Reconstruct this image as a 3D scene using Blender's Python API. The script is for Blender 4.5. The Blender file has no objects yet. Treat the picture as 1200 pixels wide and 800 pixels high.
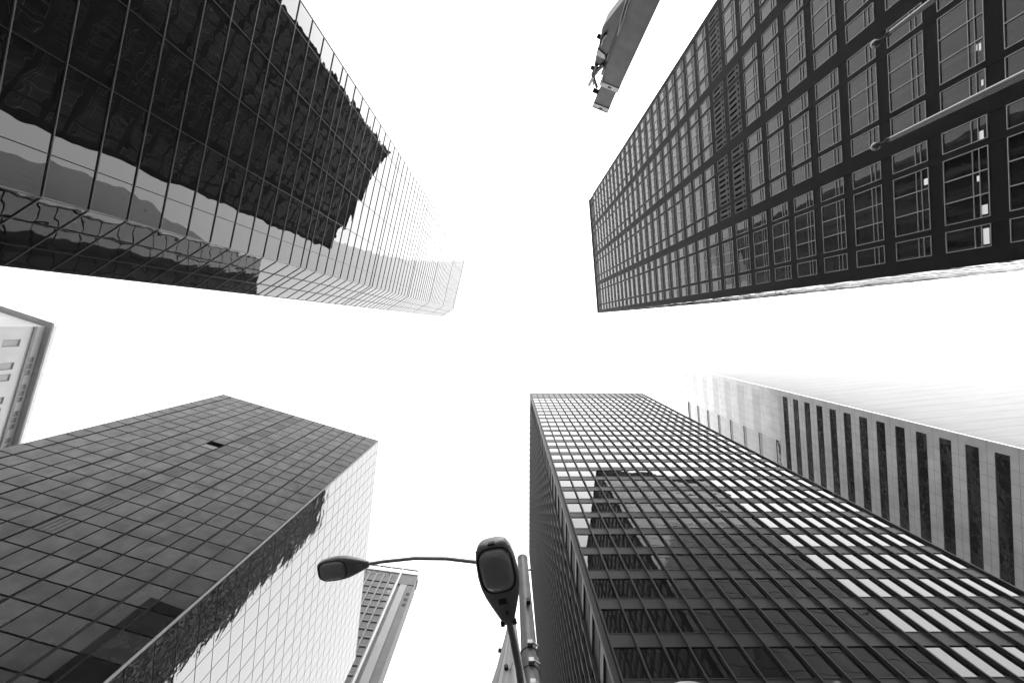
import bpy, math, random
from mathutils import Matrix, Vector

random.seed(7)
sc = bpy.context.scene
COL = sc.collection

# ------------------------------------------------------------------ camera
FPX = 467.0 / 1200.0                    # focal length in picture widths (14 mm on full frame)
CZ = 1.6
cam_d = bpy.data.cameras.new("camera")
cam_d.sensor_fit = 'HORIZONTAL'; cam_d.sensor_width = 36.0; cam_d.lens = 36.0 * FPX
cam_d.clip_start = 0.05; cam_d.clip_end = 3000
cam = bpy.data.objects.new("camera", cam_d); COL.objects.link(cam)
_zc = Vector((-3 / 467.0, 20 / 467.0, -1)).normalized()      # where the zenith lies in camera axes
_xc = (Vector((1, 0, 0)) - _zc * _zc.x).normalized()
_yc = _zc.cross(_xc)
_R = Matrix((_xc, _yc, _zc))
cam.matrix_world = Matrix.Translation((0, 0, CZ)) @ _R.to_4x4()
sc.camera = cam

# ------------------------------------------------------------------ sky and sun (high overcast)
SUN_EL, SUN_AZ = math.radians(50), math.radians(140)
SKY_L = 4.0
world = bpy.data.worlds.new("World"); sc.world = world; world.use_nodes = True
wt = world.node_tree; wt.nodes.clear()
wo = wt.nodes.new("ShaderNodeOutputWorld"); bg = wt.nodes.new("ShaderNodeBackground")
sky = wt.nodes.new("ShaderNodeTexSky"); sky.sky_type = 'NISHITA'; sky.sun_disc = False
sky.sun_elevation = SUN_EL; sky.sun_rotation = SUN_AZ
sky.altitude = 0; sky.air_density = 1.0; sky.dust_density = 6.0; sky.ozone_density = 1.0
bw = wt.nodes.new("ShaderNodeRGBToBW")                        # the picture is black and white
even = wt.nodes.new("ShaderNodeMath"); even.operation = 'POWER'; even.inputs[1].default_value = 0.17   # cloud cover evens the sky out
lift = wt.nodes.new("ShaderNodeMath"); lift.operation = 'MULTIPLY'; lift.inputs[1].default_value = SKY_L
wt.links.new(sky.outputs[0], bw.inputs[0]); wt.links.new(bw.outputs[0], even.inputs[0])
wt.links.new(even.outputs[0], lift.inputs[0]); wt.links.new(lift.outputs[0], bg.inputs[0])
bg.inputs[1].default_value = 0.15
wt.links.new(bg.outputs[0], wo.inputs[0])
sd = bpy.data.lights.new("sun", 'SUN'); sd.energy = 0.5; sd.angle = math.radians(60); sd.color = (1, 1, 1)
sun = bpy.data.objects.new("sun", sd); COL.objects.link(sun)
_sv = Vector((math.cos(SUN_EL) * math.sin(SUN_AZ), math.cos(SUN_EL) * math.cos(SUN_AZ), math.sin(SUN_EL)))
sun.rotation_euler = _sv.to_track_quat('Z', 'Y').to_euler()
sc.view_settings.view_transform = 'Standard'; sc.view_settings.look = 'None'
sc.view_settings.gamma = 1.0; sc.view_settings.use_curve_mapping = False
sc.view_settings.exposure = 2.0
sc.render.engine = 'CYCLES'
sc.cycles.max_bounces = 8; sc.cycles.diffuse_bounces = 3; sc.cycles.glossy_bounces = 5
sc.cycles.transmission_bounces = 4; sc.cycles.volume_bounces = 1
sc.cycles.caustics_reflective = False; sc.cycles.caustics_refractive = False
sc.cycles.use_denoising = True
HAZE = 0.00016

# ------------------------------------------------------------------ materials
def nodes_of(m):
    m.use_nodes = True
    t = m.node_tree
    return t, t.nodes, t.links, t.nodes["Principled BSDF"]

def g(v): return (v, v, v, 1)

def plain(name, v, rough=0.6, metal=0.0, ior=1.5, var=0.0, scale=1.0, bump=0.0, bscale=3.0, stretch=None, spec=.5):
    """matt or metal surface with uneven tone"""
    m = bpy.data.materials.new(name); t, n, l, p = nodes_of(m)
    p.inputs["Base Color"].default_value = g(v); p.inputs["Roughness"].default_value = rough
    p.inputs["Metallic"].default_value = metal; p.inputs["IOR"].default_value = ior
    p.inputs["Specular IOR Level"].default_value = spec
    geo = n.new("ShaderNodeNewGeometry"); pos = geo.outputs["Position"]
    if stretch:
        mp = n.new("ShaderNodeMapping"); mp.inputs["Scale"].default_value = stretch
        l.new(pos, mp.inputs[0]); pos = mp.outputs[0]
    if var:
        nz = n.new("ShaderNodeTexNoise"); nz.inputs["Scale"].default_value = scale; nz.inputs["Detail"].default_value = 6
        l.new(pos, nz.inputs["Vector"])
        mr = n.new("ShaderNodeMapRange"); mr.inputs[1].default_value = .3; mr.inputs[2].default_value = .7
        mr.inputs[3].default_value = v * (1 - var); mr.inputs[4].default_value = v * (1 + var)
        l.new(nz.outputs[0], mr.inputs[0]); l.new(mr.outputs[0], p.inputs["Base Color"])
    if bump:
        nb = n.new("ShaderNodeTexNoise"); nb.inputs["Scale"].default_value = bscale; nb.inputs["Detail"].default_value = 3
        l.new(geo.outputs["Position"], nb.inputs["Vector"])
        b = n.new("ShaderNodeBump"); b.inputs["Strength"].default_value = 1; b.inputs["Distance"].default_value = bump
        l.new(nb.outputs[0], b.inputs["Height"]); l.new(b.outputs[0], p.inputs["Normal"])
    return m

def glass(name, v, ior, bump, bscale, rough=0.0, detail=1.0, streak=0.0):
    """opaque coated facade glass: dark body, mirror skin with rolled-glass waves"""
    m = bpy.data.materials.new(name); t, n, l, p = nodes_of(m)
    p.inputs["Base Color"].default_value = g(v); p.inputs["Roughness"].default_value = rough
    p.inputs["IOR"].default_value = ior
    geo = n.new("ShaderNodeNewGeometry")
    nb = n.new("ShaderNodeTexNoise"); nb.inputs["Scale"].default_value = bscale; nb.inputs["Detail"].default_value = detail
    l.new(geo.outputs["Position"], nb.inputs["Vector"])
    b = n.new("ShaderNodeBump"); b.inputs["Strength"].default_value = 1; b.inputs["Distance"].default_value = bump
    l.new(nb.outputs[0], b.inputs["Height"]); l.new(b.outputs[0], p.inputs["Normal"])
    if streak:                                                  # drawn blinds and rooms behind the pane
        nz = n.new("ShaderNodeTexNoise"); nz.inputs["Scale"].default_value = 1.0; nz.inputs["Detail"].default_value = 4
        mp = n.new("ShaderNodeMapping"); mp.inputs["Scale"].default_value = (1.3, 1.3, .06)
        l.new(geo.outputs["Position"], mp.inputs[0]); l.new(mp.outputs[0], nz.inputs["Vector"])
        mr = n.new("ShaderNodeMapRange"); mr.inputs[1].default_value = .4; mr.inputs[2].default_value = .75
        mr.inputs[3].default_value = v; mr.inputs[4].default_value = v + streak
        l.new(nz.outputs[0], mr.inputs[0]); l.new(mr.outputs[0], p.inputs["Base Color"])
    return m

def lined_panel(name, v, rough, ior, crack=.45):
    """polished dark stone panels with fine dark veins and cloudy tone"""
    m = bpy.data.materials.new(name); t, n, l, p = nodes_of(m)
    p.inputs["Roughness"].default_value = rough; p.inputs["IOR"].default_value = ior
    geo = n.new("ShaderNodeNewGeometry")
    nz = n.new("ShaderNodeTexNoise"); nz.inputs["Scale"].default_value = .9; nz.inputs["Detail"].default_value = 8
    nz.inputs["Distortion"].default_value = 1.5
    l.new(geo.outputs["Position"], nz.inputs["Vector"])
    nd = n.new("ShaderNodeVectorMath"); nd.operation = 'MULTIPLY_ADD'
    nd.inputs[1].default_value = (.9, .9, .9)
    l.new(nz.outputs["Color"], nd.inputs[0]); l.new(geo.outputs["Position"], nd.inputs[2])
    vo = n.new("ShaderNodeTexVoronoi"); vo.feature = 'DISTANCE_TO_EDGE'; vo.inputs["Scale"].default_value = .45
    l.new(nd.outputs[0], vo.inputs["Vector"])
    mr = n.new("ShaderNodeMapRange"); mr.inputs[1].default_value = 0; mr.inputs[2].default_value = .035
    mr.inputs[3].default_value = crack; mr.inputs[4].default_value = 1
    l.new(vo.outputs["Distance"], mr.inputs[0])
    big = n.new("ShaderNodeTexNoise"); big.inputs["Scale"].default_value = .16; big.inputs["Detail"].default_value = 2
    l.new(geo.outputs["Position"], big.inputs["Vector"])
    gate = n.new("ShaderNodeMapRange"); gate.inputs[1].default_value = .45; gate.inputs[2].default_value = .58
    l.new(big.outputs[0], gate.inputs[0])
    mxv = n.new("ShaderNodeMix"); mxv.data_type = 'FLOAT'
    mxv.inputs[2].default_value = 1.0
    l.new(gate.outputs[0], mxv.inputs[0]); l.new(mr.outputs[0], mxv.inputs[3])
    tone = n.new("ShaderNodeMapRange"); tone.inputs[1].default_value = .25; tone.inputs[2].default_value = .75
    tone.inputs[3].default_value = v * .6; tone.inputs[4].default_value = v * 1.4
    l.new(nz.outputs[0], tone.inputs[0])
    mu = n.new("ShaderNodeMath"); mu.operation = 'MULTIPLY'
    l.new(tone.outputs[0], mu.inputs[0]); l.new(mxv.outputs[0], mu.inputs[1])
    l.new(mu.outputs[0], p.inputs["Base Color"])
    b = n.new("ShaderNodeBump"); b.inputs["Strength"].default_value = 1; b.inputs["Distance"].default_value = .006
    l.new(big.outputs[0], b.inputs["Height"]); l.new(b.outputs[0], p.inputs["Normal"])
    return m

M = {}
M['mirror'] = glass("mirror_glass", .006, 1.72, .012, .45, detail=2)
M['rear_stone'] = plain("pale_rear_stone", .72, .6, 0, var=.25, scale=.35)  # pale tone chosen to be mirrored in the panel tower's front
M['mirror_pale'] = glass("pale_mirror_glass", .02, 1.7, .03, .6, detail=2)
M['window'] = glass("window_glass", .004, 1.42, .005, .5)
M['ribbon'] = glass('ribbon_glass', .006, 1.75, .02, .7, detail=2)
M['window_b'] = glass("tinted_window_glass", .003, 1.38, .006, .6, streak=.025)
M['louv'] = plain("louvre_metal", .05, .6, 0, spec=.1)
M['void'] = plain("black_void", .001, .9, 0, spec=.0)
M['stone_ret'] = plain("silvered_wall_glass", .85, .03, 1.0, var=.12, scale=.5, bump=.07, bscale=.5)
M['alu'] = plain("anodised_mullion", .12, .35, .3, var=.15, scale=2)
M['frame'] = plain("window_frame_paint", .30, .45, 0, var=.15, scale=2)
M['mull'] = plain("dark_mullion", .012, .35, ior=1.4)
M['dark'] = plain("dark_recess", .006, .8)
M['conc'] = plain("dark_bronze_cladding", .007, .6, 0, spec=.03, var=.18, scale=.7, bump=.002, bscale=4)
M['steel'] = plain("black_steel", .017, .5, 0, spec=.12, var=.2, scale=1.2)
M['span'] = plain("steel_spandrel", .022, .45, 0, spec=.1, var=.2, scale=.5)
gm = bpy.data.materials.new("room_lamp"); gt, gn, gl, gp = nodes_of(gm)
gp.inputs["Emission Color"].default_value = g(1); gp.inputs["Emission Strength"].default_value = .03; M['glow'] = gm
M['span_lt'] = plain('light_spandrel', .30, .5, 0, var=.2, scale=.4)  # paler than the steel spandrels, to brighten what the ribbon windows reflect
M['granite'] = lined_panel("veined_dark_panel", .024, .02, 1.95)
M['granite_dk'] = lined_panel("veined_darker_panel", .012, .02, 1.95)
M['granite_lt'] = lined_panel("veined_lighter_panel", .042, .02, 1.95)
M['joint'] = plain("joint_gasket", .008, .7)
M['stone'] = plain("polished_pale_stone", .62, .2, 0, 1.7, var=.12, scale=.35)
M['stone_matt'] = plain("matt_pale_stone", .48, .8, 0, 1.5, var=.06, scale=.5, spec=.1, stretch=(.3, .3, 1.5))
M['stone_lo'] = plain("honed_stone", .50, .25, 0, 1.6, var=.12, scale=.35)
M['bwhite'] = plain("white_render", .9, .6, 0, var=.05, scale=.5)
M['slit'] = plain('slit_panel_metal', .17, .4, 0, var=.15, scale=2, spec=.3)
M['soffit'] = plain("grey_soffit", .40, .6, 0, var=.1, scale=.8)
M['farwall'] = plain("grey_precast", .08, .6, 0, var=.15, scale=.4)
M['farlight'] = plain("light_precast", .5, .6, 0, var=.08, scale=.4)
M['farglass'] = glass("far_window_glass", .03, 1.5, .01, .8)
M['galv'] = plain("galvanised_steel", .08, .5, 0, var=.25, scale=6, bump=.0015, bscale=20)
M['galv_lt'] = plain("pale_painted_metal", .20, .5, 0, var=.18, scale=5, stretch=(1, 1, .15))
M['lamp'] = plain("grey_lamp_paint", .20, .42, 0, var=.2, scale=9, bump=.0008, bscale=30)
M['lamplt'] = plain("worn_light_rim", .28, .4, .3, var=.25, scale=14)
M['lens'] = glass("prismatic_lens", .34, 1.4, .01, 16, rough=.25, detail=3)
M['rubber'] = plain("black_rubber", .012, .7)
M['boom'] = plain("crane_boom_paint", .10, .5, 0, var=.3, scale=3, bump=.001, bscale=12)
M['boomlt'] = plain("crane_light_steel", .45, .4, .2, var=.2, scale=8)
M['pole'] = plain("flagpole_aluminium", .14, .35, .4, var=.15, scale=3)
M['asphalt'] = plain("asphalt", .05, .85, 0, var=.25, scale=3, bump=.004, bscale=40)
M['paving'] = plain("paving", .22, .8, 0, var=.15, scale=1.5)
M['kerb'] = plain("kerb_stone", .3, .8, 0, var=.15, scale=2)
M['paint'] = plain("road_paint", .7, .7, 0, var=.15, scale=4)

# ------------------------------------------------------------------ mesh helpers
class MB:
    """collects boxes, plates and tubes and links them as one mesh object"""
    def __init__(self, mat=None):
        self.v = []; self.f = []; self.s = []; self.M = mat or Matrix.Identity(4)
    def add(self, vs, fs, smooth=False):
        o = len(self.v)
        self.v += [tuple(self.M @ Vector(p)) for p in vs]
        self.f += [tuple(i + o for i in f) for f in fs]; self.s += [smooth] * len(fs)
        return self
    def box(self, x0, x1, y0, y1, z0, z1):
        vs = [(x0, y0, z0), (x1, y0, z0), (x1, y1, z0), (x0, y1, z0), (x0, y0, z1), (x1, y0, z1), (x1, y1, z1), (x0, y1, z1)]
        return self.add(vs, [(0, 3, 2, 1), (4, 5, 6, 7), (0, 1, 5, 4), (1, 2, 6, 5), (2, 3, 7, 6), (3, 0, 4, 7)])
    def prism(self, poly, z0, z1):
        n = len(poly)
        vs = [(x, y, z0) for x, y in poly] + [(x, y, z1) for x, y in poly]
        fs = [tuple(range(n - 1, -1, -1)), tuple(range(n, 2 * n))]
        fs += [(i, (i + 1) % n, n + (i + 1) % n, n + i) for i in range(n)]
        return self.add(vs, fs)
    def tube(self, pts, rad, n=14, caps=True, squash=None):
        """round bar along points with a radius at each"""
        pts = [Vector(p) for p in pts]
        if not isinstance(rad, (list, tuple)): rad = [rad] * len(pts)
        vs = []; up = None
        for i, p in enumerate(pts):
            d = (pts[min(i + 1, len(pts) - 1)] - pts[max(i - 1, 0)]).normalized()
            if up is None:
                up = Vector((0, 0, 1)) if abs(d.z) < .9 else Vector((1, 0, 0))
            a = d.cross(up).normalized(); b = a.cross(d).normalized(); up = b
            for k in range(n):
                t = 2 * math.pi * k / n
                sx, sy = (1, 1) if not squash else squash
                vs.append(p + a * math.cos(t) * rad[i] * sx + b * math.sin(t) * rad[i] * sy)
        fs = []
        for i in range(len(pts) - 1):
            for k in range(n):
                fs.append((i * n + k, i * n + (k + 1) % n, (i + 1) * n + (k + 1) % n, (i + 1) * n + k))
        self.add(vs, fs, True)
        if caps:
            m = len(pts)
            self.add(vs[:n], [tuple(range(n - 1, -1, -1))]); self.add(vs[(m - 1) * n:], [tuple(range(n))])
        return self
    def ball(self, c, r, n=14, m=8):
        c = Vector(c); pts = [(0, 0, -r)]
        vs = []; fs = []
        for i in range(1, m):
            t = math.pi * i / m
            for k in range(n):
                a = 2 * math.pi * k / n
                vs.append(c + Vector((math.sin(t) * math.cos(a), math.sin(t) * math.sin(a), math.cos(t))) * r)
        top = len(vs); vs.append(c + Vector((0, 0, r))); bot = len(vs); vs.append(c - Vector((0, 0, r)))
        for i in range(m - 2):
            for k in range(n):
                fs.append((i * n + k, (i + 1) * n + k, (i + 1) * n + (k + 1) % n, i * n + (k + 1) % n))
        for k in range(n):
            fs.append((top, k, (k + 1) % n)); fs.append((bot, (m - 2) * n + (k + 1) % n, (m - 2) * n + k))
        return self.add(vs, fs, True)
    def mesh(self, name, mat):
        me = bpy.data.meshes.new(name); me.from_pydata(self.v, [], self.f)
        me.polygons.foreach_set("use_smooth", self.s); me.materials.append(mat); me.update()
        return me
    def build(self, name, mat, parent=None, bevel=0.0):
        """vertices are in world space; the object sits at its parent's place"""
        me = self.mesh(name, mat)
        o = bpy.data.objects.new(name, me); COL.objects.link(o)
        if parent is not None:
            w = root_loc(parent); me.transform(Matrix.Translation(-w)); o.parent = parent
        if bevel:
            b = o.modifiers.new("bevel", 'BEVEL'); b.width = bevel; b.segments = 2; b.limit_method = 'ANGLE'
        return o

def root_loc(o):
    w = Vector((0, 0, 0))
    while o is not None:
        w += o.location; o = o.parent
    return w

def thing(name, label, cat, loc, group=None):
    o = bpy.data.objects.new(name, None); COL.objects.link(o); o.location = loc
    o.empty_display_size = .5
    o["label"] = label; o["category"] = cat
    if group: o["group"] = group
    return o

def structure(name, mb, mat):
    o = mb.build(name, mat); o["kind"] = "structure"; return o

def frame(origin, t):
    """facade frame: x along the wall, y into the building, z up"""
    t = Vector((t[0], t[1], 0)).normalized()
    y = Vector((-t.y, t.x, 0))
    return Matrix(((t.x, y.x, 0, origin[0]), (t.y, y.y, 0, origin[1]), (0, 0, 1, 0), (0, 0, 0, 1)))

_Ri = _R.transposed()
def seen_size(Mx, w, h):
    """rough size in the picture of a w x h panel, 0 when outside the frame"""
    c = Mx @ Vector((0, 0, 0)); nrm = (Mx.to_3x3() @ Vector((0, -1, 0))).normalized()
    d = c - Vector((0, 0, CZ)); q = _Ri @ d
    if q.z >= 0: return 0
    u, v = 600 + 467 * q.x / -q.z, 400 - 467 * q.y / -q.z
    if not (-8 < u < 1208 and -8 < v < 808): return 0
    return w * h * max(0, -d.dot(nrm)) / d.length ** 3 * 1e3

def repeat_parts(name, mesh, mat, spots, size, parent, limit=100, child=None):
    """spots: world matrices. The ones that show largest become parts, the rest one mesh.
    child = (name, mesh, material) rides on every part."""
    score = lambda m: seen_size(m, *size)
    spots = sorted(spots, key=score, reverse=True)
    w = root_loc(parent); T = Matrix.Translation(-w)
    for mx in spots[:limit]:
        o = bpy.data.objects.new(name, mesh); COL.objects.link(o); o.parent = parent
        o.matrix_local = T @ mx
        if child:
            c = bpy.data.objects.new(child[0], child[1]); COL.objects.link(c); c.parent = o
    rest = spots[limit:]
    if rest:
        def merged(nm, me, mt, par):
            mb = MB()
            vs = [v.co.copy() for v in me.vertices]; fs = [tuple(p.vertices) for p in me.polygons]
            for mx in rest:
                mb.M = mx; mb.add(vs, fs)
            o = mb.build(nm, mt, par); o["kind"] = "stuff"; return o
        o = merged(name, mesh, mat, parent)
        if child: merged(child[0], child[1], child[2], o)

def tilt(a): return Matrix.Rotation(random.gauss(0, a), 4, 'X') @ Matrix.Rotation(random.gauss(0, a), 4, 'Z')

def panel_mesh(name, w, h, mat, th=.03):
    return MB().box(-w / 2, w / 2, 0, th, -h / 2, h / 2).mesh(name, mat)

# ------------------------------------------------------------------ ground
structure("ground", MB().box(-340, 340, -340, 340, -.5, 0), M['paving'])
mb = MB(); mb.box(-10, 24, -340, 340, .0, .004); structure("road", mb, M['asphalt'])
mb = MB(); mb.box(-340, -10.3, 0.5, 11, .0, .004); mb.box(24.3, 340, 0.5, 11, .0, .004); structure("side_road", mb, M['asphalt'])
mb = MB()
for x in (-10.3, 24.0):
    for y0, y1 in ((-340, .5), (11, 340)): mb.box(x, x + .3, y0, y1, 0, .13)
structure("kerb", mb, M['kerb'])
mb = MB()
for i in range(-12, 16):
    if -1 < i * 6 < 13: continue
    mb.box(6.9, 7.05, i * 6, i * 6 + 3, .004, .008)
structure("lane_marking", mb, M['paint'])

# ------------------------------------------------------------------ A: mirror glass tower with a cut corner
A1 = Vector((-15.9275, -24.6904, 0)); A2 = Vector((-20.476, -5.5318, 0))
ct = math.radians(148.1); tc = Vector((math.cos(ct), math.sin(ct), 0)); A3 = A2 + tc * 5.06
ts = Vector((-.973, -.231, 0)); HA = 150
def build_mirror_tower():
    r = thing("mirror_tower", "tall mirror glass tower with a cut corner, reflecting the dark tower across the street", "skyscraper", A2)
    A4 = A3 + ts * 74; tm = (A2 - A1).normalized(); A5 = A1 + ts * 74
    cen = (A1 + A2 + A3 + A4 + A5) / 5
    def inset(p, k): d = (cen - p); return p + d.normalized() * k
    poly = [(q.x, q.y) for q in (inset(p, .35) for p in (A1, A2, A3, A4, A5))]
    MB().prism(poly, 0, HA - .5).build("core", M['dark'], r)
    # levels: 1.97 m panels with a narrow band now and then
    lev = [41.05 - 1.965 * k for k in range(21)][::-1]
    z = 42.15; k = 0
    lev = [l for l in lev if l > 1]
    while z < HA:
        lev.append(z); k += 1
        z += 1.12 if k % 11 == 10 else 2.02
    lev = lev[:100]
    faces = [(frame(A1, tm), 19.69, [17.78 - 3.95 * i for i in range(5)][::-1]),
             (frame(A2, tc), 5.06, [1.69, 3.38]),
             ]
    FR = frame(A3, ts)
    # panels grouped by size so that meshes are shared
    meshes = {}
    spots = {}
    for fi, (F, W, xs) in enumerate(faces):
        ed = [0] + [x for x in xs if x > .25] + [W]
        for a, b in zip(ed, ed[1:]):
            for z0, z1 in zip(lev, lev[1:]):
                w, h = round(b - a - .02, 3), round(z1 - z0 - .02, 3)
                mx = F @ Matrix.Translation(((a + b) / 2, .02, (z0 + z1) / 2)) @ tilt(.0016)
                spots.setdefault((w, h), []).append(mx)
    allm = [(seen_size(m, *k), k, m) for k, L in spots.items() for m in L]
    allm.sort(key=lambda q: -q[0])
    w0 = root_loc(r); T = Matrix.Translation(-w0)
    for s, k, m in allm[:100]:
        if k not in meshes: meshes[k] = panel_mesh("glass_panel", k[0], k[1], M['mirror'])
        o = bpy.data.objects.new("glass_panel", meshes[k]); COL.objects.link(o); o.parent = r; o.matrix_local = T @ m
    mb = MB()
    for s, k, m in allm[100:]:
        mb.M = m; mb.box(-k[0] / 2, k[0] / 2, 0, .03, -k[1] / 2, k[1] / 2)
    o = mb.build("glass_panel", M['mirror'], r); o["kind"] = "stuff"
    # mullions and transoms
    for fi, (F, W, xs) in enumerate(faces[:2]):
        for i, x in enumerate(xs):
            bold = True
            h = .02 if bold else .012
            MB(F).box(x - h, x + h, -.03 if bold else -.008, .03, 1, HA).build("mullion", M['mull'], r)
    for P, F in ((A1, faces[0][0]), (A2, faces[1][0]), (A3, FR)):
        MB(F).box(-.03, .03, -.03, .03, 1, HA).build("corner_post", M['mull'], r)
    # unseen rear wall and taller block, added pale for the panel tower's reflection
    MB(FR).box(.1, 15, .02, .3, 0, 60).build("rear_glazing", M['void'], r)  # unseen black panel, added for the dark patch in that reflection
    MB(FR).box(.1, 15, .02, .3, 60, HA).build("rear_wall", M['rear_stone'], r)
    MB(FR).box(15, 18, .02, .3, 0, HA).build("rear_wall", M['rear_stone'], r)
    MB(FR).box(18.05, 73.5, .02, 22, 0, 208).build("rear_block", M['rear_stone'], r)
    for z in lev:
        mb = MB(faces[0][0]); mb.box(.055, 19.63, -.04, .025, z - .023, z + .023)
        mb.M = faces[1][0]; mb.box(.055, 5.0, -.03, .025, z - .017, z + .017)
        mb.build("transom", M['alu'], r)
    return r
build_mirror_tower()

# ------------------------------------------------------------------ B: dark clad tower with framed windows
B1 = Vector((34.907, -4.40, 0)); tB = Vector((-.0867, -.9962, 0)); FB = frame(B1, tB); WB = 44.3
PITB = 4.075; Z0B = 30.4
def build_dark_tower():
    r = thing("dark_tower", "dark clad tower with grids of pale framed windows and two rows of louvres", "skyscraper", B1)
    MB(FB).box(.1, WB - .1, .34, 44.8, 0, 158.6).build("core", M['dark'], r)
    zb = [Z0B + PITB * k for k in range(-7, 30)]
    cells = []                                        # x0, x1 per window column
    for b in range(4):
        o = 10.885 * b
        cells += [(o + 1.25, o + 2.9, b), (o + 3.4, o + 8.45, b), (o + 8.95, o + 10.6, b)]
    ed = [0.0] + [x for c in cells for x in c[:2]] + [WB]
    for i in range(0, len(ed), 2):
        MB(FB).box(ed[i], ed[i + 1], 0, .33, 0, 152.6).build("pier", M['conc'], r)
    for k, z in enumerate(zb):
        top = zb[k + 1] if k + 1 < len(zb) else 152.6
        MB(FB).box(.2, WB - .2, .035, .33, z + 3.0, top).build("spandrel", M['conc'], r)
    MB(FB).box(.2, WB - .2, .035, .33, 0, zb[0]).build("plinth", M['conc'], r)
    # crown: dark slots between posts under a coping
    MB(FB).box(0, WB, -.02, .4, 158.6, 160).build("coping", M['conc'], r)
    MB(FB).box(.1, WB - .1, 1.6, 44, 158.62, 159.7).build("roof_slab", M['conc'], r)
    for i in range(0, len(ed), 2):
        c = (ed[i] + ed[i + 1]) / 2
        MB(FB).box(c - .3, c + .3, .03, .33, 152.6, 158.6).build("crown_post", M['conc'], r)
    # windows
    def win(w, h, divs):
        m = MB(); e = .042; d0, d1 = 0, .12
        m.box(-w / 2, w / 2, d0, d1, -h / 2, -h / 2 + e); m.box(-w / 2, w / 2, d0, d1, h / 2 - e, h / 2)
        for s in (-1, 1):
            x = s * (w / 2 - e / 2); m.box(x - e / 2, x + e / 2, d0, d1, -h / 2 + e, h / 2 - e)
        for z in (.58, 1.0): m.box(-w / 2 + e, w / 2 - e, .012, .11, -h / 2 + z - .018, -h / 2 + z + .018)
        for q in divs: m.box(q - .03, q + .03, -.02, .115, -h / 2 + e, h / 2 - e)
        fr = m.mesh("window", M['frame'])
        pn = MB().box(-w / 2 + .03, w / 2 - .03, .09, .105, -h / 2 + .03, h / 2 - .03).mesh("pane", M['window_b'])
        return fr, pn
    small = win(1.63, 2.98, []); large = win(5.03, 2.98, [-.84, .84])
    sp = {0: [], 1: []}; louv = []
    for k, z in enumerate(zb):
        kk = k - 7
        for x0, x1, b in cells:
            if (kk == 7 and b in (1, 2)) or (kk == 8 and b in (1, 2, 3)):
                louv.append((x0, x1, z)); continue
            big = x1 - x0 > 3
            sp[int(big)].append(FB @ Matrix.Translation(((x0 + x1) / 2, -.012, z + 1.5)) @ tilt(.0009))
    # the hundred windows that show largest, whichever their size
    sc_l = sorted([(seen_size(m, 5.03 if q else 1.63, 3), q, i) for q in (0, 1) for i, m in enumerate(sp[q])], reverse=True)
    cnt = [sum(1 for s in sc_l[:100] if s[1] == q) for q in (0, 1)]
    w = root_loc(r); T = Matrix.Translation(-w); picked = set((q, i) for s, q, i in sc_l[:100])
    restf, restp = MB(), MB()
    for q, (fr, pn) in ((0, small), (1, large)):
        vf = [v.co.copy() for v in fr.vertices]; ff = [tuple(p.vertices) for p in fr.polygons]
        vp = [v.co.copy() for v in pn.vertices]; fp = [tuple(p.vertices) for p in pn.polygons]
        for i, m in enumerate(sp[q]):
            if (q, i) in picked:
                o = bpy.data.objects.new("window", fr); COL.objects.link(o); o.parent = r; o.matrix_local = T @ m
                c = bpy.data.objects.new("pane", pn); COL.objects.link(c); c.parent = o
            else:
                restf.M = m; restf.add(vf, ff); restp.M = m; restp.add(vp, fp)
    o = restf.build("window", M['frame'], r); o["kind"] = "stuff"
    c = restp.build("pane", M['window_b'], o); c["kind"] = "stuff"
    for x0, x1, z in louv:
        m = MB(FB)
        m.box(x0, x1, .012, .1, z + .62, z + .95); m.box(x0, x1, .012, .1, z + 2.75, z + 3.0); m.box(x0, x1, .012, .1, z, z + .2)
        n = max(1, round((x1 - x0) / .84)); p = (x1 - x0) / n
        for i in range(n + 1):
            c = x0 + p * i; a, b = max(x0, c - p * .27), min(x1, c + p * .27)
            m.box(a, b, .014, .098, z + .2, z + .62); m.box(a, b, .014, .098, z + .95, z + 2.75)
        o = m.build("louvre", M['louv'], r)
        MB(FB).box(x0, x1, .2, .3, z, z + 3).build("void", M['void'], o)
    # a few rooms with a lamp on
    for s0, s1, z0, z1 in ((1.45, 2.6, 30.56, 30.93), (6.1, 6.5, 31.02, 31.2), (3.62, 4.3, 30.6, 31.0), (7.1, 7.6, 34.6, 34.9), (15.2, 15.7, 30.66, 30.8), (15.3, 15.75, 30.88, 31.02), (12.7, 13.1, 30.6, 30.72), (8.98, 9.6, 30.7, 31.0)):
        MB(FB).box(s0, s1, .050, .07, z0, z1).build("ceiling_lamp", M['glow'], r)
    # the return wall on the side street, pale glass seen almost edge on
    FS = frame(B1 + Vector((.9962, -.0867, 0)) * 45, Vector((-.9962, .0867, 0)))
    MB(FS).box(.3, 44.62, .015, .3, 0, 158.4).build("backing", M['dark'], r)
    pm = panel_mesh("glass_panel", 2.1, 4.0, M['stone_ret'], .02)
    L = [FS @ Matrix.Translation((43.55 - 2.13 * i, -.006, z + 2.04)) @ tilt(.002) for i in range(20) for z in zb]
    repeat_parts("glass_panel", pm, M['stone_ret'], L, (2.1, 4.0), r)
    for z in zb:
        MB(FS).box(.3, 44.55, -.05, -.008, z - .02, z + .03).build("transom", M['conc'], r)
    return r
build_dark_tower()

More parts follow.
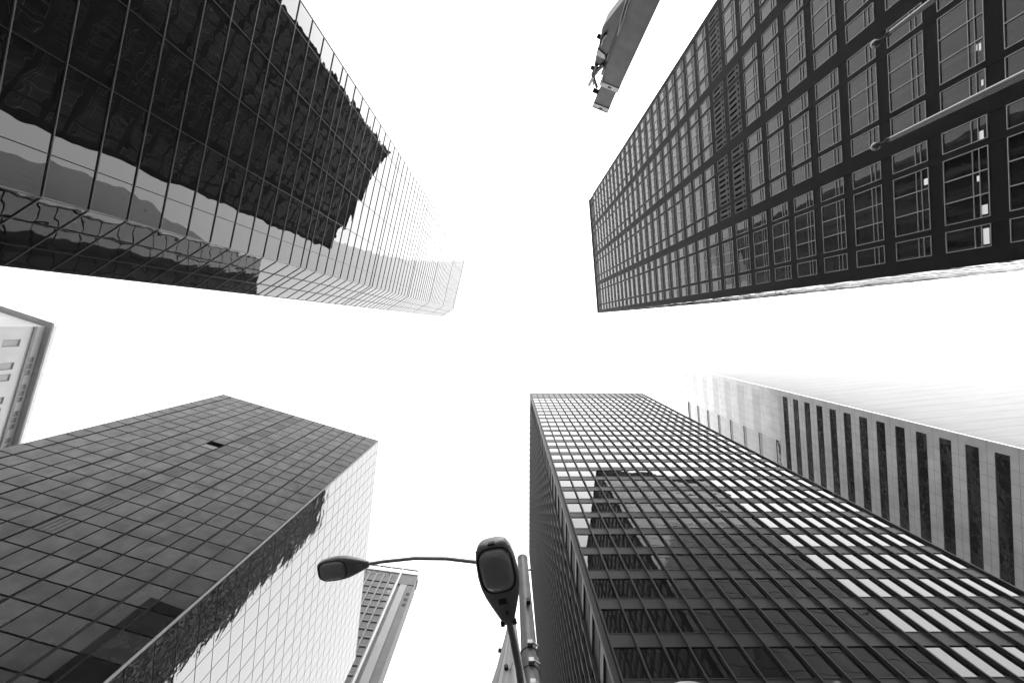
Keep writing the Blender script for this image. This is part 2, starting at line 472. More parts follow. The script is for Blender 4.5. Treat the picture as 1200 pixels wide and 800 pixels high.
# ------------------------------------------------------------------ C: steel tower with projecting mullions
C0 = Vector((7.83, 26.79, 0)); FC = frame(C0, (1, 0)); WC = 44.0; DC = 62.5; PITC = 4.47; Z0C = 35.0
def build_steel_tower():
    r = thing("steel_tower", "black steel tower with close projecting mullions and white reflecting windows beside the street lamp", "skyscraper", C0)
    MB(FC).box(.16, WC - .16, .16, DC - .1, 0, 154.8).build("core", M['dark'], r)
    zb = [Z0C + PITC * k for k in range(-7, 25)]; top = 147.0
    fm = [.62 + 2.139 * i for i in range(21)]                         # mullions on the front
    FL = frame(C0 + Vector((0, DC, 0)), (0, -1)); sm = [.5 + 2.13 * i for i in range(28)]
    for z in zb:
        zt = z + PITC if z + PITC < top else top
        mb = MB(FC); mb.box(.62, 43.4, .02, .17, z + 3.1, zt)
        mb.M = FL; mb.box(.5, DC - .5, .02, .17, z + 3.1, zt); mb.build("spandrel", M['span'], r)
        mb = MB(FC)
        for zz in (z, z + 3.02): mb.box(.62, 43.4, -.02, .14, zz, zz + .08)
        mb.M = FL
        for zz in (z, z + 3.02): mb.box(.5, DC - .5, -.02, .14, zz, zz + .08)
        mb.build("sill", M['steel'], r)
    def ibeam(F, x):
        m = MB(F); m.box(x - .075, x + .075, -.25, -.215, 4, 154.9); m.box(x - .018, x + .018, -.215, .03, 4, 154.9)
        m.box(x - .06, x + .06, .03, .15, 4, 147.0); m.build("mullion", M['steel'], r)
    for x in fm: ibeam(FC, x)
    for x in sm: ibeam(FL, x)
    MB(FC).box(0, .5, 0, .5, 0, 155).build("corner_column", M['steel'], r)
    MB(FC).box(43.5, WC, 0, .5, 0, 155).build("corner_column", M['steel'], r)
    MB(FL).box(0, .42, 0, .42, 0, 155).build("corner_column", M['steel'], r)
    mb = MB(FC); mb.box(.5, 43.5, .03, .3, 147.0, 154.4); mb.M = FL; mb.box(.42, DC - .5, .03, .3, 147.0, 154.4)
    mb.build("crown_band", M['span'], r)
    mb = MB(FC); mb.box(-.02, WC + .02, -.02, .5, 155.0, 155.5); mb.M = FL; mb.box(-.02, DC - .51, -.02, .5, 155.0, 155.5)
    mb.build("coping", M['steel'], r)
    MB(FC).box(.5, WC - .5, .5, DC, 154.82, 155.3).build("roof_slab", M['steel'], r)
    # unseen wall, added pale to lighten reflections in the stone tower's ribbon windows
    FT = frame(C0 + Vector((WC, 0, 0)), (0, 1)); tm = [.62 + 2.13 * i for i in range(29)]
    MB(FT).box(.52, DC, .1, .14, 0, 154.9).build("side_wall", M['dark'], r)
    for z in zb:
        zt = z + PITC if z + PITC < top else top
        MB(FT).box(.52, DC, .02, .09, z + 3.1, zt).build("spandrel", M['span_lt'], r)
    for x in tm[::2]:
        MB(FT).box(x - .09, x + .09, -.25, .015, 4, 154.9).build("mullion", M['span_lt'], r)
    wm = panel_mesh("window", 2.02, 2.94, M['window'], .02)
    L = [FC @ Matrix.Translation(((a + b) / 2, .07, z + 1.55)) @ tilt(.0022) for a, b in zip(fm, fm[1:]) for z in zb]
    L += [FL @ Matrix.Translation(((a + b) / 2, .07, z + 1.55)) @ tilt(.0022) for a, b in zip(sm, sm[1:]) for z in zb]
    L += [FT @ Matrix.Translation(((a + b) / 2, .06, z + 1.55)) @ tilt(.003) for a, b in zip(tm, tm[1:]) for z in zb]
    repeat_parts("window", wm, M['window'], L, (2.02, 2.94), r)
    return r
build_steel_tower()

# ------------------------------------------------------------------ D: pale stone tower with ribbon windows
D0 = Vector((75.4, 18.28, 0)); tD = Vector((-.094, -.9956, 0)); LD = 62.0
def build_stone_tower():
    r = thing("stone_tower", "pale polished stone tower with long dark ribbon windows rising behind the steel tower", "skyscraper", D0)
    F = frame(D0 - tD * LD, tD); HD = 173.0
    X = lambda s: LD - s
    FN = frame(D0, (.9956, -.094))
    mb = MB(F); mb.box(0.1, LD - .3, .3, 55, 0, HD - .5); mb.build("core", M['dark'], r)
    MB(F).box(X(1.55), X(0), 0, .3, 0, HD).build("corner_pier", M['stone'], r)
    rib = [110.64 - 4.02 * k - 1.92 for k in range(27)]                # sill heights of the full ribbons
    wn = lambda a, b, z, h: window(a, b, z, h)
    def window(a, b, z, h):
        m = MB(F); x = a
        while x < b - .1:
            e = min(b, x + 2.11); m.box(x + .02, e - .02, .13, .15, z + .01, z + h / 2 - .02); m.box(x + .02, e - .02, .13, .15, z + h / 2 + .02, z + h - .01); x = e
        o = m.build("window", M['ribbon'], r)
    for i, z in enumerate(rib):
        window(0.2, X(1.55), z, 1.92)
        lo = rib[i + 1] + 1.92 if i + 1 < len(rib) else 0
        MB(F).box(0, X(1.55), 0, .29, lo, z).build("stone_band", M['stone'], r)
    # upper storeys: blank near the corner, windows on every second storey farther along
    z = 110.64; n = 0
    while z < HD - 2:
        zt = min(HD, 112.8 + 4.04 * n + 4.04 if n else 112.8)
        if n == 0: zt = 112.8
        MB(F).box(X(14.9), X(1.55), 0, .29, z, zt).build("stone_band", M['stone'] if n % 2 else M['stone_lo'], r)
        z = zt; n += 1
    z = 110.64; k = 0
    while z < HD - 3:
        w0 = 112.85 + 8.06 * k
        MB(F).box(0, X(14.9), 0, .29, z, min(w0, HD)).build("stone_band", M['stone_lo'], r)
        if w0 + 1.85 < HD:
            window(.2, X(14.9), w0, 1.85)
        z = w0 + 1.85; k += 1
    MB(F).box(0, LD, .31, 54, HD - .45, HD - .1).build("roof_slab", M['stone'], r)
    MB(FN).box(.31, 55, 0, .29, 0, HD).build("side_wall", M['stone_matt'], r)
    # open joints between the slabs
    mb = MB(F); s = 1.55
    while s < LD - 2:
        s += 2.11; mb.box(X(s) - .016, X(s) + .016, -.003, .01, 8, HD - .2)
    o = mb.build("joint", M['joint'], r)
    mb = MB(F)
    for q in range(2, 43):
        z = 108.72 - 4.02 * 27 + 4.02 * q + 2.94
        if z < HD: mb.box(0.2, LD - .01, -.003, .01, z - .016, z + .016)
    mb.build("joint", M['joint'], r)
    mb = MB(FN)
    for q in range(2, 43):
        z = 4.02 * q
        if z < HD: mb.box(0.35, 55, -.003, .01, z - .03, z + .03)
    mb.build("joint", M['joint'], r)
    return r
build_stone_tower()

# ------------------------------------------------------------------ E: dark panelled tower with a mirror side
E0 = Vector((-57.411, 13.956, 0)); tE = Vector((30.631, 9.364, 0)).normalized(); WE = 32.4
E1 = E0 + tE * WE; E2 = Vector((-31.83, 68.825, 0)); HE = 81.0
def build_panel_tower():
    r = thing("panel_tower", "squat dark panelled tower with square joints and a white mirror glass side", "office tower", E1)
    F = frame(E0, tE); tS = (E2 - E1).normalized(); LS = (E2 - E1).length; FS = frame(E1, tS)
    back = E0 + (E2 - E1)
    cen = (E0 + E1 + E2 + back) / 4
    ins = lambda p: p + (cen - p).normalized() * .3
    MB().prism([(q.x, q.y) for q in (ins(E0), ins(E1), ins(E2), ins(back))], 0, HE - .2).build("core", M['joint'], r)
    xs = [-.12 + 2.14 * i for i in range(16)]; xs[0] = .0; xs[-1] = 32.24
    lv = []
    z = 26.1 - 4.45 * 5
    while z < HE - .6:
        lv += [z, z + 2.05]; z += 4.45
    lv = [q for q in lv if q < HE - .8] + [HE]
    thick = {1, 4, 7, 10, 13}
    louv = lambda i, j: (i == 7 and j % 2 == 1 and 0 < j)
    items = []; blinds = []
    for i, (a, b) in enumerate(zip(xs, xs[1:])):
        for j, (z0, z1) in enumerate(zip(lv, lv[1:])):
            ga = .14 if i in thick else .085; gb = .14 if i + 1 in thick else .085
            gz = .075
            if i == 6 and 60 < (z0 + z1) / 2 < 62 and z1 - z0 > 2.2:
                opened = (a + ga, b - gb, z0 + gz, z1 - gz); continue
            if i == 7 and z1 - z0 > 2.2 and 36 < z0 < 78 and j % 2 == 1:
                blinds.append((a + ga, b - gb, z0 + gz, z1 - gz)); continue
            items.append((a + ga, b - gb, z0 + gz, z1 - gz))
    parts = []
    for a, b, z0, z1 in items:
        m = F @ Matrix.Translation(((a + b) / 2, .0, (z0 + z1) / 2)) @ tilt(.0012)
        tone = random.choice(('granite', 'granite', 'granite_lt', 'granite_dk') if z1 - z0 > 2.2 else ('granite', 'granite_dk', 'granite_dk'))
        parts.append((seen_size(m, b - a, z1 - z0), m, round(b - a, 3), round(z1 - z0, 3), tone))
    parts.sort(key=lambda q: -q[0]); T = Matrix.Translation(-root_loc(r)); cache = {}
    for s, m, w, h, tn in parts[:100]:
        if (w, h, tn) not in cache: cache[(w, h, tn)] = panel_mesh("facade_panel", w, h, M[tn], .05)
        o = bpy.data.objects.new("facade_panel", cache[(w, h, tn)]); COL.objects.link(o); o.parent = r; o.matrix_local = T @ m
    tones = ['granite', 'granite_dk', 'granite_lt']; mb = MB()
    for s, m, w, h, tn in parts[100:]:
        mb.M = m; mb.box(-w / 2, w / 2, 0, .05, -h / 2, h / 2)
    o = mb.build("facade_panel", M['granite'], r); o["kind"] = "stuff"
    for tn in tones[1:]: o.data.materials.append(M[tn])
    o.data.polygons.foreach_set("material_index", [tones.index(q[4]) for q in parts[100:] for _ in range(6)])
    MB(F).box(.0, 32.1, .09, .14, 3, HE - .3).build("backing", M['joint'], r)
    for a, b, z0, z1 in blinds:                        # panels slit by two pairs of grooves
        m = MB(F); p = (b - a) / 4
        for i in range(4): m.box(a + p * i + .05, a + p * (i + 1) - .05, .0, .05, z0, z1)
        m.build("slit_panel", M['slit'], r)
    a, b, z0, z1 = opened                              # one window stands open
    MB(F).box(a, b, .05, .08, z0, z1).build("opening", M['void'], r)
    m = MB(F @ Matrix.Translation((0, -.03, z0)) @ Matrix.Rotation(math.radians(-4), 4, 'X'))
    m.box(a, b, 0, .04, 0, (z1 - z0) * .5); o = m.build("open_window", M['frame'], r); o["label"] = "open hopper window tipped into the dark wall"
    # corner trim and parapet
    MB(F).box(32.26, 32.4, -.03, .2, 2, HE).build("corner_trim", M['frame'], r)
    MB(F).box(0, 32.4, .0, .3, HE + .0, HE + .35).build("parapet", M['granite'], r)
    # mirror side
    pm = {}
    L = []
    n = int(LS / 2.0); p = LS / n
    sp = []
    for i in range(n):
        for z0, z1 in zip(lv, lv[1:]):
            a, b = p * i, p * (i + 1)
            if i == 0: a = .12
            m = FS @ Matrix.Translation(((a + b) / 2, .0, (z0 + z1) / 2)) @ tilt(.002)
            sp.append((seen_size(m, b - a, z1 - z0), m, round(b - a - .08, 3), round(z1 - z0 - .08, 3)))
    sp.sort(key=lambda q: -q[0]); cache = {}
    for s, m, w, h in sp[:100]:
        if (w, h) not in cache: cache[(w, h)] = panel_mesh("glass_panel", w, h, M['mirror_side'], .03)
        o = bpy.data.objects.new("glass_panel", cache[(w, h)]); COL.objects.link(o); o.parent = r; o.matrix_local = T @ m
    mb = MB()
    for s, m, w, h in sp[100:]:
        mb.M = m; mb.box(-w / 2, w / 2, 0, .03, -h / 2, h / 2)
    o = mb.build("glass_panel", M['mirror_side'], r); o["kind"] = "stuff"
    MB(FS).box(.2, LS, .06, .12, 3, HE - .3).build("backing", M['joint'], r)
    MB(FS).box(.15, LS, .0, .3, HE, HE + .35).build("parapet", M['frame'], r)
    return r
M['mirror_side'] = glass("side_mirror_glass", .01, 3.0, .014, .7, detail=3)
build_panel_tower()

# ------------------------------------------------------------------ F: far grey tower with a pale spine
def build_far_tower():
    P = Vector((-55.308, 92.597, 0)); t = Vector((.9901, .14, 0)); F = frame(P, t)
    r = thing("far_tower", "far grey gridded tower with a pale vertical spine, behind the lamp arm", "skyscraper", P)
    x0, x1 = -13.0, 20.5
    MB(F).box(x0, x1 - .05, .5, 6.4, 0, 148.5).build("core", M['farwall'], r)
    # window grid on the left part
    cols = [13.6 - 2.68 * i for i in range(11)]
    rows = [148.0 - 3.22 * k for k in range(1, 44)]
    mb = MB(F)
    for c in cols: MB(F).box(c - .28, c + .28, .12, .5, 0, 148.5).build("pier", M['farlight2'], r)
    for z in rows: MB(F).box(x0, 13.6, .02 + .1, .5, z - .62, z + .05).build("floor_band", M['farwall'], r)
    wm = MB().box(-1.02, 1.02, 0, .05, -1.2, 1.2).mesh("window", M['farglass'])
    L = [F @ Matrix.Translation((c - 1.34, .42, z - 1.9)) for c in cols for z in rows[:-1]]
    repeat_parts("window", wm, M['farglass'], L, (2.1, 2.4), r)
    MB(F).box(13.9, 14.5, -.5, .5, 0, 150.0).build("fin", M['farlight'], r)
    MB(F).box(15.6, 18.0, -.15, .5, 0, 143.6).build("spine", M['farpale'], r)
    MB(F).box(18.05, 20.45, .1, .5, 0, 143.6).build("side_bay", M['farwall'], r)
    for z in (139.2, 136.5, 133.8):
        MB(F).box(18.8, 20.0, .05, .12, z - .8, z + .5).build("window", M['dark'], r)
    MB(F).box(14.6, 20.5, .0, .5, 144, 149.3).build("plant_wall", M['farwall'], r)
    MB(F).box(x0, x1 + .1, -.3, .5, 149.5, 150.1).build("cornice", M['farlight'], r)
    MB(F).box(x0, x1, 2.6, 6.2, 150.1, 153.5).build("plant_room", M['farwall'], r)
    for x in (x0 + .4, -4, 1.0, 5.2, 9.8, 14.2, 20.2):
        MB(F).box(x - .25, x + .25, -.1, 2.3, 150.1, 152.3).build("crown_rib", M['farlight'], r)
    MB(F).box(x0, x1, -.1, .3, 152.3, 152.8).build("crown_rail", M['farwall'], r)
    return r
M['farlight2'] = plain("mid_precast", .15, .6, 0, var=.1, scale=.4)
M['farpale'] = plain("pale_spine_panel", .20, .5, 0, var=.08, scale=.3)
build_far_tower()

# ------------------------------------------------------------------ G: low white building with an overhanging roof
def build_white_building():
    P = Vector((-79.6, .36, 0)); t = Vector((-.32, .9475, 0)).normalized(); LG = 40.0
    F = frame(P, t); X = lambda s: s
    r = thing("white_building", "white building with small windows and a thin overhanging grey roof at the picture's edge", "building", P)
    MB(F).box(0, LG, .2, 24, 0, 70.4).build("core", M['bwhite'], r)
    # wall built of bands round the openings
    def band(z0, z1): MB(F).box(0, LG, 0, .2, z0, z1).build("wall", M['bwhite'], r)
    def openings(z0, z1, ops):
        e = 0.0; ops = sorted(ops)
        for a, b in ops:
            MB(F).box(e, a, 0, .2, z0, z1).build("wall_pier", M['bwhite'], r); e = b
        MB(F).box(e, LG, 0, .2, z0, z1).build("wall_pier", M['bwhite'], r)
        for a, b in ops:
            fr = MB(F); fr.box(a, b, .05, .19, z0, z0 + .1); fr.box(a, b, .05, .19, z1 - .1, z1); fr.box(a, a + .1, .05, .19, z0 + .1, z1 - .1); fr.box(b - .1, b, .05, .19, z0 + .1, z1 - .1)
            o = fr.build("window", M['soffit'], r)
            MB(F).box(a + .1, b - .1, .15, .19, z0 + .1, z1 - .1).build("pane", M['whiteglass'], o)
    big = []
    for s in (2.2, 6.2, 8.2, 12.2, 14.2, 18.2, 20.2): big.append((s, s + 1.25))
    sm = []
    for q in range(7):
        for i in range(3): sm.append((5.5 + 4.9 * q + 1.17 * i, 5.5 + 4.9 * q + 1.17 * i + .9))
    zs = [0]
    z = 65.2
    openings(69.45, 70.2, [o for o in sm if o[1] < 38])
    band(70.2, 70.55)
    band(67.6, 69.45)
    zt = 67.6
    for k in range(6):
        z0 = 65.3 - 4.6 * k
        openings(z0, z0 + 2.3, big); band(z0 - 2.3, z0)
    band(0, 65.3 - 4.6 * 5 - 2.3)
    MB(F).box(0, LG, -.22, -.003, 68.9, 69.3).build("ledge", M['soffit'], r)
    MB(F).box(-.9, LG + .9, -.95, 24, 70.6, 70.95).build("roof", M['soffit'], r, bevel=.03)
    MB(F).box(2, LG - 6, 6, 18, 70.96, 78).build("roof_house", M['bwhite'], r)
    return r
M['whiteglass'] = plain("white_blind", .6, .3, 0)
build_white_building()

# ------------------------------------------------------------------ street lamp with two heads by the camera
def lathe_head(parent, tip, tail, width, height, lens_to, name="luminaire"):
    """cobra-head luminaire: a flattened pear from tip (wide end) to tail (arm end)"""
    tip = Vector(tip); tail = Vector(tail); ax = (tail - tip); L = ax.length; ax.normalize()
    sd = ax.cross(Vector((0, 0, 1))).normalized(); up = sd.cross(ax).normalized()
    prof = [(0, .52, .45), (.012, .62, .62), (.04, .74, .8), (.10, .86, .95), (.22, .96, 1.0), (.38, 1.0, 1.0), (.52, .96, .95), (.64, .84, .84), (.76, .66, .7), (.88, .46, .55), (.96, .32, .42), (1, .26, .36)]
    n = 28; vs = []; fs = []
    for u, w, h in prof:
        c = tip + ax * (L * u)
        for k in range(n):
            a = 2 * math.pi * k / n
            ca, sa = math.cos(a), math.sin(a)
            e = .72                                             # boxy oval section, flat underneath
            x = math.copysign(abs(ca) ** e, ca) * width / 2 * w
            y = math.copysign(abs(sa) ** e, sa) * height * h * (.75 if sa > 0 else .28)
            vs.append(c + sd * x + up * y)
    m = len(prof)
    for i in range(m - 1):
        for k in range(n): fs.append((i * n + k, i * n + (k + 1) % n, (i + 1) * n + (k + 1) % n, (i + 1) * n + k))
    fs.append(tuple(range(n - 1, -1, -1))); fs.append(tuple(range((m - 1) * n, m * n)))
    b = MB(); b.add(vs, fs, True)
    body = b.build(name, M['lamp'], parent)
    # glass bowl under the wide end
    c = tip + ax * (L * .31) - up * (height * .20); a0, b0 = width * .40, L * .255
    vs = []; fs = []; K = 36; rings = [(1.0, .02), (.97, -.06), (.86, -.15), (.62, -.22), (.3, -.255)]
    sq = lambda v: math.copysign(abs(v) ** .62, v)
    for q, dz in rings:
        for k in range(K):
            t = 2 * math.pi * k / K
            vs.append(c + sd * (sq(math.cos(t)) * a0 * q) + ax * (sq(math.sin(t)) * b0 * q) + up * (dz * height))
    for i in range(len(rings) - 1):
        for k in range(K): fs.append((i * K + (k + 1) % K, i * K + k, (i + 1) * K + k, (i + 1) * K + (k + 1) % K))
    fs.append(tuple((len(rings) - 1) * K + k for k in range(K - 1, -1, -1)))
    b = MB(); b.add(vs, fs, True); b.build("lens", M['lens'], body)
    # gasket round the bowl
    pts = []
    for k in range(K + 1):
        t = 2 * math.pi * k / K
        pts.append(c + sd * (sq(math.cos(t)) * a0 * 1.05) + ax * (sq(math.sin(t)) * b0 * 1.05) + up * (-.03 * height))
    MB().tube(pts, .008, 8, caps=False).build("gasket", M['rubber'], body)
    return body, ax, sd, up, L

def fit(body, mb, name, mat): return mb.build(name, mat, body)

LAMP_BASE = Vector((.24, 4.13, 0))
def build_street_lamp():
    r = thing("street_lamp", "grey steel lamp post with a large lamp head overhead and another on a long arm", "street lamp", LAMP_BASE)
    top = Vector((.235, 4.235, 8.6)); low = Vector((.30, 4.02, 0))
    at = lambda z: low.lerp(top, z / 8.6)
    MB().tube([at(0), at(4), at(8.6)], [.138, .119, .090], 20).build("pole", M['galv'], r)
    MB().tube([at(8.6), at(8.64), at(8.69)], [.096, .096, .06], 20).build("cap", M['lamp'], r)
    for z in (5.92, 6.22, 6.5):
        p = at(z); m = MB(); m.tube([p + Vector((0, 0, -.022)), p + Vector((0, 0, .022))], .121 - .006 * (z - 5), 20)
        b = m.build("band", M['galv'], r)
        q = p + Vector((.01, -.145, 0))
        MB().box(q.x - .035, q.x + .035, q.y - .02, q.y + .03, q.z - .03, q.z + .03).build("buckle", M['lamplt'], b, bevel=.005)
        MB().tube([q + Vector((.035, .0, 0)), q + Vector((.10, .02, -.03))], .012, 8).build("strap_end", M['lamplt'], b)
    p = at(7.28) + Vector((.03, -.13, 0))
    MB().box(p.x - .03, p.x + .03, p.y - .05, p.y + .02, p.z - .04, p.z + .04).build("photocell", M['rubber'], r, bevel=.008)
    p = at(8.25) + Vector((.095, -.03, 0))
    MB().tube([p, p + Vector((.06, -.02, -.02))], .016, 8).build("bolt", M['galv'], r)
    p = at(8.12) + Vector((-.10, -.02, 0))
    MB().tube([p, p + Vector((-.05, -.01, 0))], .014, 8).build("bolt", M['rubber'], r)
    # long arm and far head
    a = [at(8.28) + Vector((-.05, 0, 0)), Vector((-.2, 4.18, 8.32)), Vector((-.6, 4.12, 8.36)), Vector((-1.1, 4.06, 8.36)), Vector((-1.65, 4.04, 8.34)), Vector((-2.2, 4.075, 8.30)), Vector((-2.52, 4.11, 8.27))]
    MB().tube(a, [.034, .034, .032, .031, .03, .029, .029], 12).build("arm", M['lamp'], r)
    body, ax, sd, up, L = lathe_head(r, (-3.27, 4.215, 8.26), (-2.42, 4.10, 8.27), .40, .20, .6)
    MB().tube([a[-1] + (a[-1] - a[-2]).normalized() * -.02, a[-1] + (a[-1] - a[-2]).normalized() * .12], .045, 12).build("collar", M['lamp'], body)
    # short arm and near head
    tail = Vector((-.005, 2.70, 5.1)); tip = Vector((-.165, 1.945, 5.1))
    e = at(4.6)
    arm = [tail + Vector((-.012, -.07, 0)), tail + Vector((.03, .12, -.0)), Vector((.085, 3.1, 5.06)), Vector((.15, 3.55, 4.95)), Vector((.20, 3.9, 4.78)), e + Vector((0, -.05, 0))]
    MB().tube(arm, [.030, .031, .032, .034, .036, .038], 14).build("arm", M['lamp'], r)
    body, ax, sd, up, L = lathe_head(r, tip, tail, .37, .20, .6)
    # bright rim at the nose, latch, label plate, hinge knob
    nose = []
    for k in range(15):
        u = (k / 14 - .5) * 1.5
        nose.append(tip + ax * (.018 + .055 * u * u * 1.6) + sd * (u * .205) - up * .012)
    MB().tube(nose, .011, 8).build("rim", M['lamplt'], body)
    q = tip + ax * .02 - up * .02; mq = MB()
    mq.add([q + sd * a_ + ax * b_ + up * c_ for a_ in (-.03, .03) for b_ in (-.02, .04) for c_ in (-.018, .02)],
           [(0, 1, 3, 2), (4, 6, 7, 5), (0, 4, 5, 1), (2, 3, 7, 6), (0, 2, 6, 4), (1, 5, 7, 3)])
    mq.build("latch", M['rubber'], body)
    def plate(u, s, w, l, nm, mat, drop):
        q = tip + ax * (L * u) + sd * s - up * drop
        mp = MB(); mp.add([q + sd * (a_ * w / 2) + ax * (b_ * l / 2) + up * c_ for a_ in (-1, 1) for b_ in (-1, 1) for c_ in (-.004, .02)],
               [(0, 1, 3, 2), (4, 6, 7, 5), (0, 4, 5, 1), (2, 3, 7, 6), (0, 2, 6, 4), (1, 5, 7, 3)])
        mp.build(nm, mat, body)
    plate(.69, -.005, .075, .05, "rating_plate", M['rubber'], .046)
    plate(.84, .01, .022, .035, "screw", M['rubber'], .036)
    for s in (-1, 1): plate(.985, s * .055, .035, .04, "clamp_bolt", M['rubber'], .02)
    # ribbed conical shroud bolted beside the pole
    apex = Vector((.04, 4.0, 6.95)); foot = Vector((-.035, 4.02, 5.2)); n = 40; vs = []; fs = []
    R0, R1 = .03, .34
    prof = [(0, .03), (.25, .085), (.5, .15), (.75, .235), (1, .33)]
    for u, rr in prof:
        c = apex.lerp(foot, u)
        for k in range(n):
            rad = rr * (1 + (.045 if k % 2 else -.02)); t = 2 * math.pi * k / n
            vs.append(c + Vector((math.cos(t) * rad, math.sin(t) * rad, 0)))
    for i in range(len(prof) - 1):
        for k in range(n): fs.append((i * n + k, i * n + (k + 1) % n, (i + 1) * n + (k + 1) % n, (i + 1) * n + k))
    fs.append(tuple(range(n))); fs.append(tuple(range(len(prof) * n - 1, (len(prof) - 1) * n - 1, -1)))
    b = MB(); b.add(vs, fs)
    sh = b.build("conical_shroud", M['galv_lt'], r)
    for u, ang in ((.36, math.radians(188)), (.62, math.radians(262))):
        c = apex.lerp(foot, u); rr = .03 + .3 * u ** 1.25
        d = Vector((math.cos(ang), math.sin(ang), 0)); q = c + d * (rr - .01)
        MB().tube([q, q + d * .05], .024, 10).build("bolt", M['rubber'], sh)
        q2 = q + Vector((.035, -.03, -.03))
        MB().tube([q2, q2 + Vector((.03, -.02, .07))], .009, 8).build("strap_end", M['lamplt'], sh)
    MB().box(-.04, .3, 3.99, 4.06, 5.1, 5.18).build("bracket", M['galv'], r)
    MB().tube([low, low + Vector((0, 0, .25))], [.2, .17], 20).build("base", M['galv'], r)
    return r
build_street_lamp()

def build_lower_lamp():
    r = thing("street_lamp", "grey lamp head barely showing at the bottom edge, below the steel tower", "street lamp", (6.0, 6.6, 0))
    MB().tube([(6.0, 6.6, 0), (6.0, 6.6, 8.6)], [.12, .08], 18).build("pole", M['galv'], r)
    MB().tube([(5.95, 6.6, 8.25), (5.2, 6.56, 8.36), (4.4, 6.52, 8.34), (3.62, 6.5, 8.3)], .03, 12).build("arm", M['lamp'], r)
    lathe_head(r, (2.86, 6.50, 8.3), (3.7, 6.5, 8.3), .40, .20, .6)
    return r
build_lower_lamp()

# ------------------------------------------------------------------ flagpoles before the dark tower
def build_flagpole(loc, label):
    x, y = loc
    r = thing("flagpole", label, "flagpole", (x, y, 0), "flagpoles before the dark tower")
    MB().tube([(x, y, 0), (x, y, 4), (x, y, 8), (x, y, 11.5)], [.10, .095, .082, .05], 20).build("pole", M['pole'], r)
    MB().tube([(x, y, 11.5), (x, y, 11.72)], .022, 10).build("spindle", M['rubber'], r)
    MB().tube([(x, y, 11.42), (x, y, 11.5)], [.052, .07], 14).build("truck", M['rubber'], r)
    MB().ball((x, y, 11.83), .10).build("ball", M['pole'], r)
    MB().tube([(x, y, 0), (x, y, .2)], [.24, .16], 20).build("base", M['pole'], r)
    MB().tube([(x - .09, y + .10, 1.0), (x - .075, y + .09, 6), (x - .06, y + .06, 11.45)], .006, 6).build("halyard", M['galv'], r)
build_flagpole((9.17, -7.01), "upper flagpole with a ball top, its shaft running off the top edge")
build_flagpole((9.27, -4.50), "lower flagpole with a ball top, its shaft crossing the dark windows to the right edge")

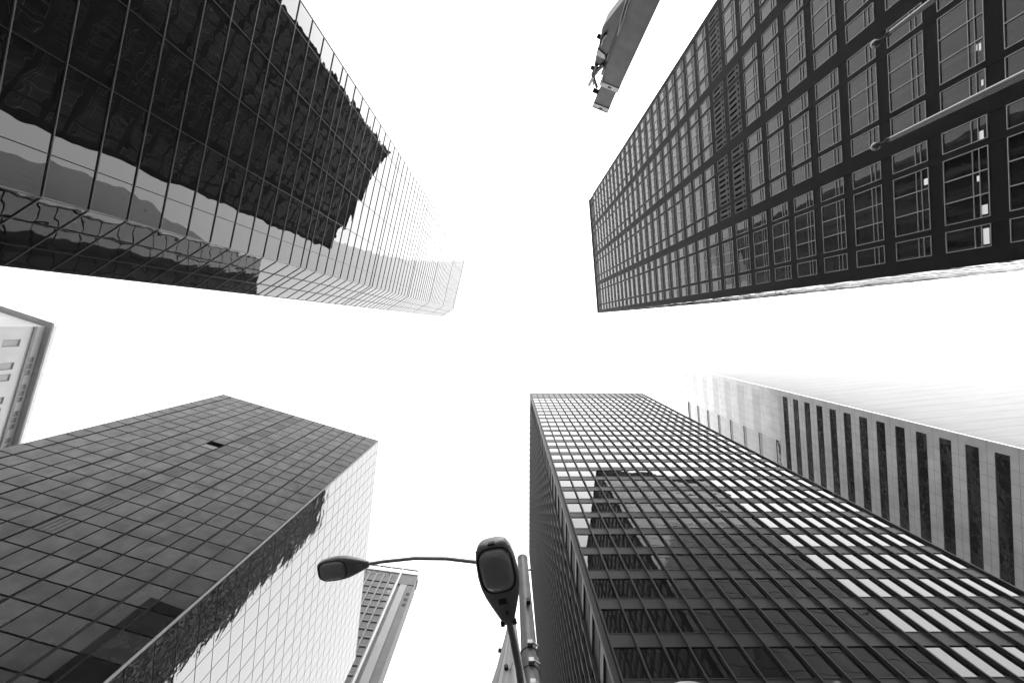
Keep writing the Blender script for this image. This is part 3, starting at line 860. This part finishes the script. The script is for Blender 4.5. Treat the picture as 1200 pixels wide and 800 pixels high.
# ------------------------------------------------------------------ loader crane boom standing upright
def build_crane():
    # corner of the boom head nearest the dark tower, side vector to the left
    a = Vector((2.652, -5.733, 0)); e = Vector((-.394, -.156, 0)); w = e.length; e.normalize(); d = Vector((-e.y, e.x, 0))
    if d.y > 0: d = -d                                    # depth goes away from the camera
    F = Matrix(((e.x, d.x, 0, a.x), (e.y, d.y, 0, a.y), (0, 0, 1, 0), (0, 0, 0, 1)))
    r = thing("crane_boom", "dark telescopic crane boom standing upright with a stowed jib on its flank", "crane", a + e * .2 + d * .2)
    def oct_(m, x0, x1, y0, y1, z0, z1, c=.05):
        m.prism([(x0 + c, y0), (x1 - c, y0), (x1, y0 + c), (x1, y1 - c), (x1 - c, y1), (x0 + c, y1), (x0, y1 - c), (x0, y0 + c)], z0, z1)
    m = MB(F); oct_(m, .0, w, .0, .38, 6.2, 12.52, .012); m.build("inner_section", M['boom'], r)
    m = MB(F); oct_(m, -.015, .455, -.035, .42, 2.2, 11.47, .014); m.build("outer_section", M['boom'], r)
    for x in (-.018, .44):                                 # flange lips along the boom edges
        MB(F).box(x, x + .018, -.06, -.036, 2.2, 11.45).build("flange", M['boom'], r)
    m = MB(F); m.box(-.03, .47, -.05, .43, 11.47, 11.64); col = m.build("collar", M['boomlt'], r, bevel=.01)
    MB(F).box(.17, .25, -.056, -.045, 11.53, 11.58).build("slot", M['rubber'], col)
    m = MB(F); m.box(-.015, w + .015, -.02, .40, 12.44, 12.66); head = m.build("head_plate", M['boomlt'], r, bevel=.01)
    MB(F).box(-.02, w + .02, -.024, -.012, 12.60, 12.62).build("seam", M['rubber'], head)
    MB(F).box(.16, .25, -.028, -.018, 12.53, 12.57).build("slot", M['rubber'], head)
    MB(F).tube([(.42, .06, 12.07), (.57, .06, 12.07)], .055, 14).build("sheave", M['rubber'], r)
    MB(F).tube([(.70, .06, 11.3), (.80, .06, 11.3)], .045, 14).build("sheave", M['rubber'], r)
    MB(F).tube([(.78, .06, 10.32), (.87, .06, 10.3)], .045, 14).build("sheave", M['rubber'], r)
    MB(F).box(.44, .525, .02, .3, 8.2, 11.35).build("jib_rail", M['boom'], r)
    # stowed jib: a tapered box on the left flank
    m = MB(F)
    prof = [(.5, 8.9), (.54, 8.9), (.60, 9.22), (.79, 9.88), (.82, 10.0), (.77, 10.55), (.56, 10.66), (.54, 10.6), (.5, 10.6)]
    vs = [(x, .02, z) for x, z in prof] + [(x, .30, z) for x, z in prof]; n = len(prof)
    m.add(vs, [tuple(range(n)), tuple(range(2 * n - 1, n - 1, -1))] + [(i, n + i, n + (i + 1) % n, (i + 1) % n) for i in range(n)])
    jib = m.build("jib", M['boom'], r)
    m = MB(F); q = [(.78, 10.58), (.58, 10.67), (.54, 10.8), (.62, 10.79), (.77, 10.77)]; n = 5
    vs = [(x, .0, z) for x, z in q] + [(x, .28, z) for x, z in q]
    m.add(vs, [tuple(range(n)), tuple(range(2 * n - 1, n - 1, -1))] + [(i, n + i, n + (i + 1) % n, (i + 1) % n) for i in range(n)])
    m.build("jib_end", M['boomlt'], jib)
    m = MB(F); q = [(.77, 10.79), (.60, 10.81), (.55, 10.95), (.60, 11.1), (.74, 11.15)]
    vs = [(x, .04, z) for x, z in q] + [(x, .24, z) for x, z in q]
    m.add(vs, [tuple(range(n)), tuple(range(2 * n - 1, n - 1, -1))] + [(i, n + i, n + (i + 1) % n, (i + 1) % n) for i in range(n)])
    m.build("jib_tip", M['boom'], jib)
    MB(F).tube([(.69, -.01, 10.08), (.73, -.02, 10.25), (.71, -.01, 10.4)], .022, 8).build("hook_pin", M['boomlt'], jib)
    MB(F).tube([(.72, -.015, 10.1), (.76, -.02, 10.38)], .02, 8).build("hook_pin", M['rubber'], jib)
    # linkage near the collar
    MB(F).tube([(.54, .02, 11.0), (.61, .02, 11.2), (.68, .02, 11.5)], .045, 10).build("link", M['boom'], r)
    MB(F).tube([(.68, .04, 11.1), (.70, .04, 11.5)], .045, 10).build("link", M['boom'], r)
    MB(F).tube([(.68, .02, 11.48), (.60, .02, 11.66), (.50, .03, 11.86)], .036, 10).build("link", M['boom'], r)
    MB(F).tube([(.66, .0, 11.48), (.68, .0, 11.62), (.70, .0, 11.85)], .038, 10).build("link_end", M['boomlt'], r)
    MB(F).tube([(.64, .0, 11.62), (.60, .0, 11.80)], .02, 8).build("link_end", M['boomlt'], r)
    MB(F).tube([(.56, -.01, 10.98), (.47, -.03, 11.05), (.455, -.06, 11.25), (.42, -.06, 11.5)], .018, 8).build("hose", M['boomlt'], r)
    MB(F).box(.47, .56, .02, .2, 10.84, 10.98).build("pivot_block", M['rubber'], r, bevel=.01)
    for k, x in enumerate((.49, .545)):
        MB(F).tube([(x, -.03, 2.6), (x, -.03, 9.2), (x - .02, -.04, 9.5), (.465, -.04, 9.95)], .012, 8).build("hose", M['boomlt'], r)
    # slewing base on the road
    m = MB(F); m.box(-.4, .85, -.4, .85, .14, 1.0); m.build("base", M['boom'], r, bevel=.03)
    m = MB(F); m.tube([(.2, .2, 1.0), (.2, .2, 2.25)], [.42, .36], 20); m.build("turret", M['boom'], r)
    for sx in (-1, 1):
        m = MB(F); m.box(.2 + sx * .5, .2 + sx * 1.6, .1, .3, .4, .6) if sx > 0 else m.box(.2 - 1.6, .2 - .5, .1, .3, .4, .6)
        m.tube([(.2 + sx * 1.5, .2, .0), (.2 + sx * 1.5, .2, .4)], .08, 12); m.build("outrigger", M['boom'], r)
    return r
build_crane()

# ------------------------------------------------------------------ thin city haze
if HAZE > 0:
    hm = bpy.data.materials.new("haze_air"); hm.use_nodes = True
    t = hm.node_tree; t.nodes.clear()
    o = t.nodes.new("ShaderNodeOutputMaterial"); v = t.nodes.new("ShaderNodeVolumePrincipled")
    v.inputs["Color"].default_value = (.95, .95, .95, 1); v.inputs["Density"].default_value = HAZE
    v.inputs["Anisotropy"].default_value = .2
    t.links.new(v.outputs[0], o.inputs["Volume"])
    hz = MB().box(-345, 345, -345, 345, -1.5, 209).build("haze", hm); hz["kind"] = "stuff"
